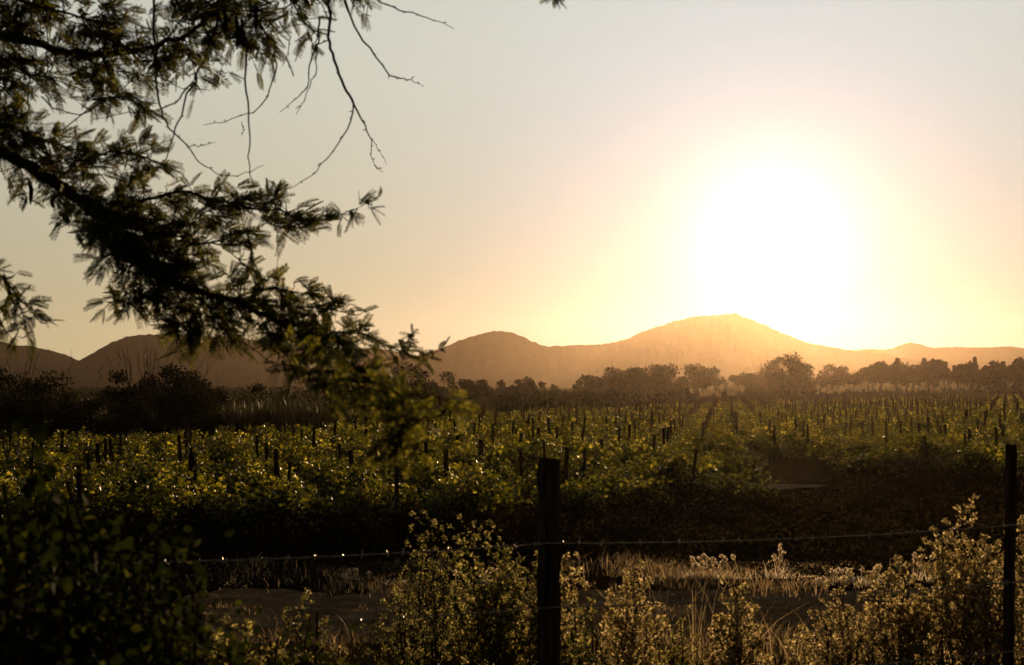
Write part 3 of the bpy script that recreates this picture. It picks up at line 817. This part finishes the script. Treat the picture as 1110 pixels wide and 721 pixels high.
# ------------------------------------------------------------------ acacia tree reaching in from beside the camera
def acacia():
    r = np.random.default_rng(5005)
    root = Vector((-3.9, 5.6, GZ(5))); e = empty('acacia_tree', root)
    br = MB(); tw = MB(); lf = MB()
    def PP(x, y, d): return P(x, y, d) - root
    tr = MB()
    tk = [Vector((0, 0, -.2)), Vector((.03, 0, .6)), Vector((.0, .05, 1.3)), Vector((.1, .0, 2.0)), Vector((.12, 0, 2.6)), Vector((.3, .05, 3.3)), Vector((.5, .1, 4.2))]
    tube(tr, tk, [.24, .2, .18, .17, .15, .12, .07], 14)
    tr.build('trunk', M['bark'], e)
    def pinna(base, d, L, n=11, flare_tint=0):
        """one feather leaf: thin rachis with paired narrow leaflets"""
        d = d.normalized(); nr = Vector(r.normal(size=3)); s = d.cross(nr).normalized()
        droop = Vector((0, 0, -1)) * .12
        A = []; X = []; S = []
        for k in range(n):
            t = (k + 1) / n; p = base + d * L * t + droop * L * t * t
            ll = L * .27 * (1 - .55 * abs(t - .45) ** 1.3)
            for sg in (-1, 1):
                A.append(p); X.append(s * sg + d * .55 + Vector(r.normal(size=3)) * .08); S.append(ll)
        leaves(lf, np.array([tuple(a) for a in A]), np.array([tuple(a) for a in X]), np.array(S), .29, .05,
               nrm=np.tile(np.array([tuple(nr)]), (len(A), 1)) + r.normal(size=(len(A), 3)) * .15, r=r, var=np.clip(r.random(len(A)) * .7 + .3 * r.random() + flare_tint, 0, 1))
        tube(lf, [base, base + d * L + droop * L], .0009, 3, cap=False)
    def strand(pts, rad0, rad1, d, dens=.3, spread=9, size=24, amp=.03, leafy=True, to_bark=True):
        """pts in picture pixels at depth d (or per-point depth)"""
        D = d if hasattr(d, '__len__') else [d] * len(pts)
        W = [PP(x, y, dd + r.normal() * .04) for (x, y), dd in zip(pts, D)]
        Q = jitter_polyline(W, 4, amp, r); m = len(Q)
        tube(br if to_bark else tw, Q, [rad0 + (rad1 - rad0) * (i / (m - 1)) for i in range(m)], 7, cap=True)
        if not leafy: return Q
        for i in range(m - 1):
            a, b = Q[i], Q[i + 1]; seg = b - a; L = seg.length; y = (a + root).y
            pxl = L / y * FX
            k = r.poisson(dens * pxl * (1.25 if y > 4.4 else .75))
            sd = seg.normalized()
            for _ in range(k):
                t = r.random(); p = a.lerp(b, t); off = Vector(r.normal(size=3)) * spread / FX * y
                off.y *= 1.3
                tipb = p + off
                if off.length > .012: tube(tw, [p, p + off * .5 + sd * .01, tipb], [.0028, .002, .0012], 4, cap=False)
                dr = (sd * .7 + off.normalized() * 1.0 + Vector(r.normal(size=3)) * .45)
                for _c in range(r.integers(1, 4)):
                    pinna(tipb, dr + Vector(r.normal(size=3)) * .5, size / FX * y * (.6 + .5 * r.random()), int(r.integers(10, 14)), .2 if y < 4.4 else 0)  # near spray gets lighter leaves: sun flare's brightening put into their colour
        return Q
    d0 = 5.4
    # limbs from the trunk to where they enter the view
    tube(br, [tk[4], Vector((.75, -.05, 3.2)), Vector((1.3, -.1, 3.25)), PP(-60, 128, d0)], [.13, .10, .075, .04], 10)
    tube(br, [tk[5], Vector((.9, .1, 3.55)), PP(-60, 15, d0 + .3)], [.10, .07, .035], 10)
    tube(br, [tk[5], Vector((1.0, .2, 4.0)), PP(120, -70, d0 + .4), PP(300, -60, d0 + .4), PP(420, -50, d0 + .3), PP(600, -40, d0 + .3)], [.1, .06, .03, .02, .014, .008], 9)
    tube(br, [tk[4], Vector((.7, -.4, 2.55)), PP(-40, 290, 4.9)], [.08, .04, .012], 8)
    S = lambda p, a, b, *q, **k: strand(p, a * .6, b * .75, *q, **k)
    S([(-60, 128), (0, 165), (30, 180), (70, 206), (112, 238), (150, 272), (185, 306)], .040, .026, d0, .40, 11)
    S([(185, 306), (225, 318), (265, 330), (300, 345), (345, 365)], .024, .012, d0, .42, 12)
    S([(345, 365), (385, 392), (420, 425), (440, 455)], .010, .004, [d0, 4.7, 4.2, 3.9], .22, 9, 22)
    S([(95, 215), (120, 245), (150, 285), (175, 300)], .012, .008, d0 - .1, .75, 14)
    S([(120, 232), (165, 255), (195, 290), (190, 310)], .012, .008, d0 + .15, .75, 14)
    S([(112, 238), (155, 216), (200, 206), (245, 220), (300, 228), (340, 240)], .012, .004, d0 + .1, .42, 9)
    S([(340, 240), (352, 238), (375, 232), (408, 214)], .004, .0012, d0 + .1, .16, 4, 18)
    S([(150, 245), (200, 258), (240, 266), (272, 262)], .009, .003, d0, .38, 9)
    S([(240, 266), (262, 285), (285, 300)], .004, .002, d0, .3, 8)
    S([(60, 196), (85, 176), (118, 165), (160, 172), (180, 180)], .01, .003, d0, .50, 10)
    S([(-30, 150), (10, 136), (35, 146), (70, 160), (95, 175)], .01, .003, d0, .45, 9)
    S([(30, 180), (40, 195), (45, 206)], .003, .0012, d0, .1, 4, 20)
    S([(65, 203), (78, 215), (85, 232)], .003, .0012, d0, .15, 5, 20)
    S([(90, 228), (108, 252), (118, 268)], .004, .0015, d0, .25, 6, 20)
    S([(180, 305), (165, 320), (140, 326), (118, 328)], .006, .002, d0, .40, 5, 22)
    S([(222, 318), (214, 338), (200, 352), (206, 362)], .006, .002, d0, .5, 9)
    S([(240, 325), (236, 345), (246, 362)], .005, .002, d0, .5, 9)
    S([(265, 330), (290, 312), (318, 316), (345, 322)], .006, .002, d0, .48, 9)
    S([(300, 345), (330, 332), (360, 335), (382, 342)], .005, .002, d0, .38, 8, 20)
    S([(345, 362), (390, 360), (425, 376), (448, 388)], .006, .002, d0 - .2, .30, 6, 20)
    S([(430, 378), (445, 368), (448, 360)], .002, .001, d0 - .2, .2, 3, 15)
    S([(448, 388), (468, 384), (484, 378)], .002, .001, d0 - .2, .2, 3, 15)
    S([(300, 345), (308, 366), (335, 376), (368, 380)], .005, .002, d0, .45, 9)
    S([(240, 262), (262, 250), (290, 244), (330, 246)], .004, .0015, d0, .25, 6, 20)
    S([(200, 258), (215, 235), (235, 225)], .004, .0015, d0, .35, 8)
    # softer spray that hangs much nearer to the camera
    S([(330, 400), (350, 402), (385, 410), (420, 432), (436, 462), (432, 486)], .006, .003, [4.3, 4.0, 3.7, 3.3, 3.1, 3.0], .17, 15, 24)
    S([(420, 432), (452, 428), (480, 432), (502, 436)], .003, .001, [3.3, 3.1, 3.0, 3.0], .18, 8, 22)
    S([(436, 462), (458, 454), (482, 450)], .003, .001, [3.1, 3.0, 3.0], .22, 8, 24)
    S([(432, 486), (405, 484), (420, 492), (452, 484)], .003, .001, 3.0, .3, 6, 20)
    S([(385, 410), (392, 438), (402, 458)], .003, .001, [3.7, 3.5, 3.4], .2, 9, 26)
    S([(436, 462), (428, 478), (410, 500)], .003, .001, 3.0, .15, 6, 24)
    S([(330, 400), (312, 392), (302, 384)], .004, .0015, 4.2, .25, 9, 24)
    # upper mass
    S([(-60, 15), (0, 40), (60, 55), (112, 60), (160, 52), (200, 38), (232, 12)], .032, .010, d0 + .3, .55, 15)
    S([(-60, 40), (-10, 62), (30, 78), (62, 88)], .012, .003, d0 + .2, .55, 12)
    S([(-60, -20), (0, -6), (50, 8), (100, 22), (130, 32)], .014, .004, d0 + .3, .50, 14)
    S([(-50, 60), (-10, 85), (12, 98)], .008, .003, d0 + .1, .3, 6)
    S([(0, 40), (20, 18), (48, -8)], .008, .003, d0 + .3, .5, 12)
    S([(100, 20), (118, 14), (135, 30)], .006, .003, d0 + .3, .35, 9)
    S([(110, 60), (120, 82), (105, 100)], .006, .002, d0 + .2, .32, 7)
    S([(100, 108), (125, 106), (148, 112), (166, 120)], .004, .0012, d0 + .2, .42, 5, 20)
    S([(165, 52), (168, 66), (172, 84)], .004, .0012, d0 + .2, .3, 5, 20)
    S([(200, 38), (206, 62), (214, 86)], .005, .0015, d0 + .2, .38, 7, 22)
    S([(220, 25), (232, 45), (240, 80)], .004, .0012, d0 + .2, .2, 5, 20)
    S([(200, -30), (220, 0), (240, 25), (262, 40)], .010, .004, d0 + .3, .55, 13)
    S([(262, -40), (268, 0), (282, 28), (300, 48)], .008, .003, d0 + .3, .50, 11)
    S([(262, 40), (268, 55), (276, 70)], .004, .0012, d0 + .2, .3, 6, 20)
    S([(300, -40), (312, -5), (328, 20), (345, 38)], .007, .002, d0 + .3, .32, 8, 20)
    S([(352, -40), (366, -8), (396, 8)], .005, .002, d0 + .3, .3, 6, 20)
    S([(300, -30), (330, -14), (350, 6)], .005, .002, d0 + .3, .4, 9, 20)
    S([(590, -42), (597, -18), (602, -3)], .003, .0012, d0 + .3, 1.0, 3, 15)
    # low spray at the picture edge
    S([(-40, 290), (2, 300), (18, 320), (44, 350)], .010, .0015, 4.9, .28, 6, 20)
    S([(18, 320), (27, 345), (32, 368)], .003, .0012, 4.9, .3, 5, 20)
    S([(-20, 298), (-8, 330), (4, 355)], .004, .0012, 4.9, .35, 8, 20)
    # leafless hanging twigs
    B = [([(163, -30), (168, 30), (169, 80), (172, 112), (184, 140), (203, 158), (216, 176), (238, 190)], .0055, .0015),
         ([(203, 160), (218, 158), (233, 154)], .002, .001),
         ([(240, -20), (234, 30), (214, 78), (196, 125), (186, 152), (180, 174)], .0055, .0018),
         ([(206, 92), (190, 112), (168, 120), (130, 124), (100, 130)], .0035, .001),
         ([(82, 150), (60, 146), (104, 115), (140, 90), (160, 70)], .003, .0015),
         ([(45, 105), (62, 118), (88, 126), (110, 112)], .003, .0015),
         ([(170, 62), (178, 88), (200, 97), (228, 98)], .0025, .001),
         ([(266, 40), (268, 100), (270, 140), (270, 180), (277, 212)], .0045, .0012),
         ([(297, 45), (299, 78), (290, 105), (276, 122), (245, 132), (221, 136)], .0035, .001),
         ([(238, 190), (258, 191), (286, 179)], .002, .001),
         ([(346, 20), (345, 45), (337, 65), (333, 95), (320, 108), (303, 122)], .004, .001),
         ([(344, 50), (341, 80), (330, 108), (321, 124)], .0025, .001),
         ([(355, -40), (356, 40), (362, 65), (374, 94), (383, 112)], .006, .0045),
         ([(383, 112), (381, 132), (360, 165), (338, 190), (314, 205)], .0035, .001),
         ([(383, 112), (393, 132), (403, 152)], .004, .002),
         ([(403, 152), (402, 168), (407, 180), (415, 187)], .002, .001),
         ([(403, 150), (412, 164), (419, 178)], .0015, .0008),
         ([(356, 44), (344, 48), (338, 62)], .0025, .0015),
         ([(362, -30), (384, 28), (405, 60), (422, 82), (435, 86), (446, 87), (460, 94)], .0045, .001),
         ([(392, -40), (412, 2), (440, 13), (470, 22), (492, 31)], .004, .001),
         ([(398, -30), (400, 5), (396, 28)], .003, .001),
         ([(300, 246), (301, 275), (299, 305)], .0015, .001),
         ([(315, 40), (312, 58), (306, 72)], .002, .001),
         ([(188, 362), (198, 385), (214, 405)], .003, .001),
         ([(245, 345), (262, 368), (286, 388), (305, 398)], .003, .001),
         ([(66, -20), (68, 5), (66, 30)], .0025, .001),
         ([(262, 132), (264, 141), (262, 148)], .0015, .0008)]
    for k, (pts, a, b) in enumerate(B):
        dd = d0 + .1 + .25 * r.random()
        Q = strand(pts, a * 1.05, b * 1.15, dd, leafy=False, amp=.022, to_bark=False)
        for q in Q[2:-1:2]:      # nodes along the twig
            tube(tw, [q + Vector((0, 0, .004)), q + Vector((r.normal() * .008, 0, r.normal() * .006))], [.0028, .001], 4)
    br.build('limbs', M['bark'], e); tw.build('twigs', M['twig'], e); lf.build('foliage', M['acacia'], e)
    pods = [((31, 193), (34, 206), (33, 222)), ((60, 210), (56, 218), (58, 226)), ((243, 8), (245, 22), (244, 38)), ((256, 16), (258, 36), (257, 54)), ((276, 2), (278, 20), (277, 34)),
            ((215, 352), (217, 362), (216, 374)), ((4, 296), (8, 312), (15, 330)), ((262, 20), (263, 38), (262, 50)), ((20, 322), (12, 318), (5, 330))]
    for pd in pods:
        mb = MB(); Q = [PP(x, y, d0) for x, y in pd]; q = [Q[0], Q[0].lerp(Q[1], .4), Q[1], Q[1].lerp(Q[2], .6), Q[2]]
        tube(mb, q, [.002, .008, .009, .008, .002], 8)
        mb.build('seed_pod', M['bark'], e)
    tag(e, 'feathery leaved acacia whose branches hang across the sky', 'tree')
acacia()

def far_scrub():
    mb = MB(); r = np.random.default_rng(8080)
    for k in range(1500):
        y = 190 * (780 / 190) ** r.random(); x = r.uniform(-.55, .5) * y
        if k >= 800:
            x = r.uniform(-70, 150); y = np.interp(x, bx_, by_) + r.uniform(14, 45)
        elif y < np.interp(x, bx_, by_) + 25: continue
        w_ = 4 + 9 * r.random(); h = .4 + .8 * r.random() + y * .001; n = 80
        if k >= 800: n = 150; h = (1.0 + 1.5 * r.random()) * (.55 if x < -8 else 1)
        p = rand_dir(n, r) * np.array([w_ * .5, w_ * .4, h]) * (r.random((n, 1)) ** .4); p[:, 2] = np.abs(p[:, 2])
        leaves(mb, p + np.array([x, y, -.1]), rand_dir(n, r), (.42 + y * .0009) * (.6 + .8 * r.random(n)), .7, r=r)
    tag(mb.build('scrubland', M['tree']), 'distant low dark scrub spread over the plain to the hills', 'scrub', kind='stuff')
far_scrub()

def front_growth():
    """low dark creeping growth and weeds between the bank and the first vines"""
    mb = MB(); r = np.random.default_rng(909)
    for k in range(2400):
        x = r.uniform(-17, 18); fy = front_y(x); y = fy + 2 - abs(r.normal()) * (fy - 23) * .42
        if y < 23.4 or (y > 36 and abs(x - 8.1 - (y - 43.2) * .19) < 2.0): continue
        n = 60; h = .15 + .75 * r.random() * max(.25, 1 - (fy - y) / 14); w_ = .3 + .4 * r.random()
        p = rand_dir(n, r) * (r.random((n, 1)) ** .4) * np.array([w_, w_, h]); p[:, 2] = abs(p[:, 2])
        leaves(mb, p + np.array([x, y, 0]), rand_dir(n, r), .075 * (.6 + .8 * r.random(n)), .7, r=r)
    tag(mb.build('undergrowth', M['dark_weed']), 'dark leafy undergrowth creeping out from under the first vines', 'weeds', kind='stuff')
front_growth()

def track_stones():
    mb = MB(); r = np.random.default_rng(4141); n = 2600
    for k in range(n):
        x = r.uniform(-9, 10); y = 16.4 + 5.2 * r.random(); q = .008 + .028 * r.random() ** 3
        a = rand_dir(6, r); c = np.array([x, y, .02 + q * .3])
        base = np.array([[1, 0, 0], [0, 1, 0], [-1, 0, 0], [0, -1, 0], [0, 0, .7], [0, 0, -.7]], float) * q + a * q * .35
        mb.add(base + c, np.array([(0, 1, 4), (1, 2, 4), (2, 3, 4), (3, 0, 4), (1, 0, 5), (2, 1, 5), (3, 2, 5), (0, 3, 5)]))
    tag(mb.build('gravel', M['track']), 'small stones and clods strewn along the dirt track', 'gravel', kind='stuff')
track_stones()
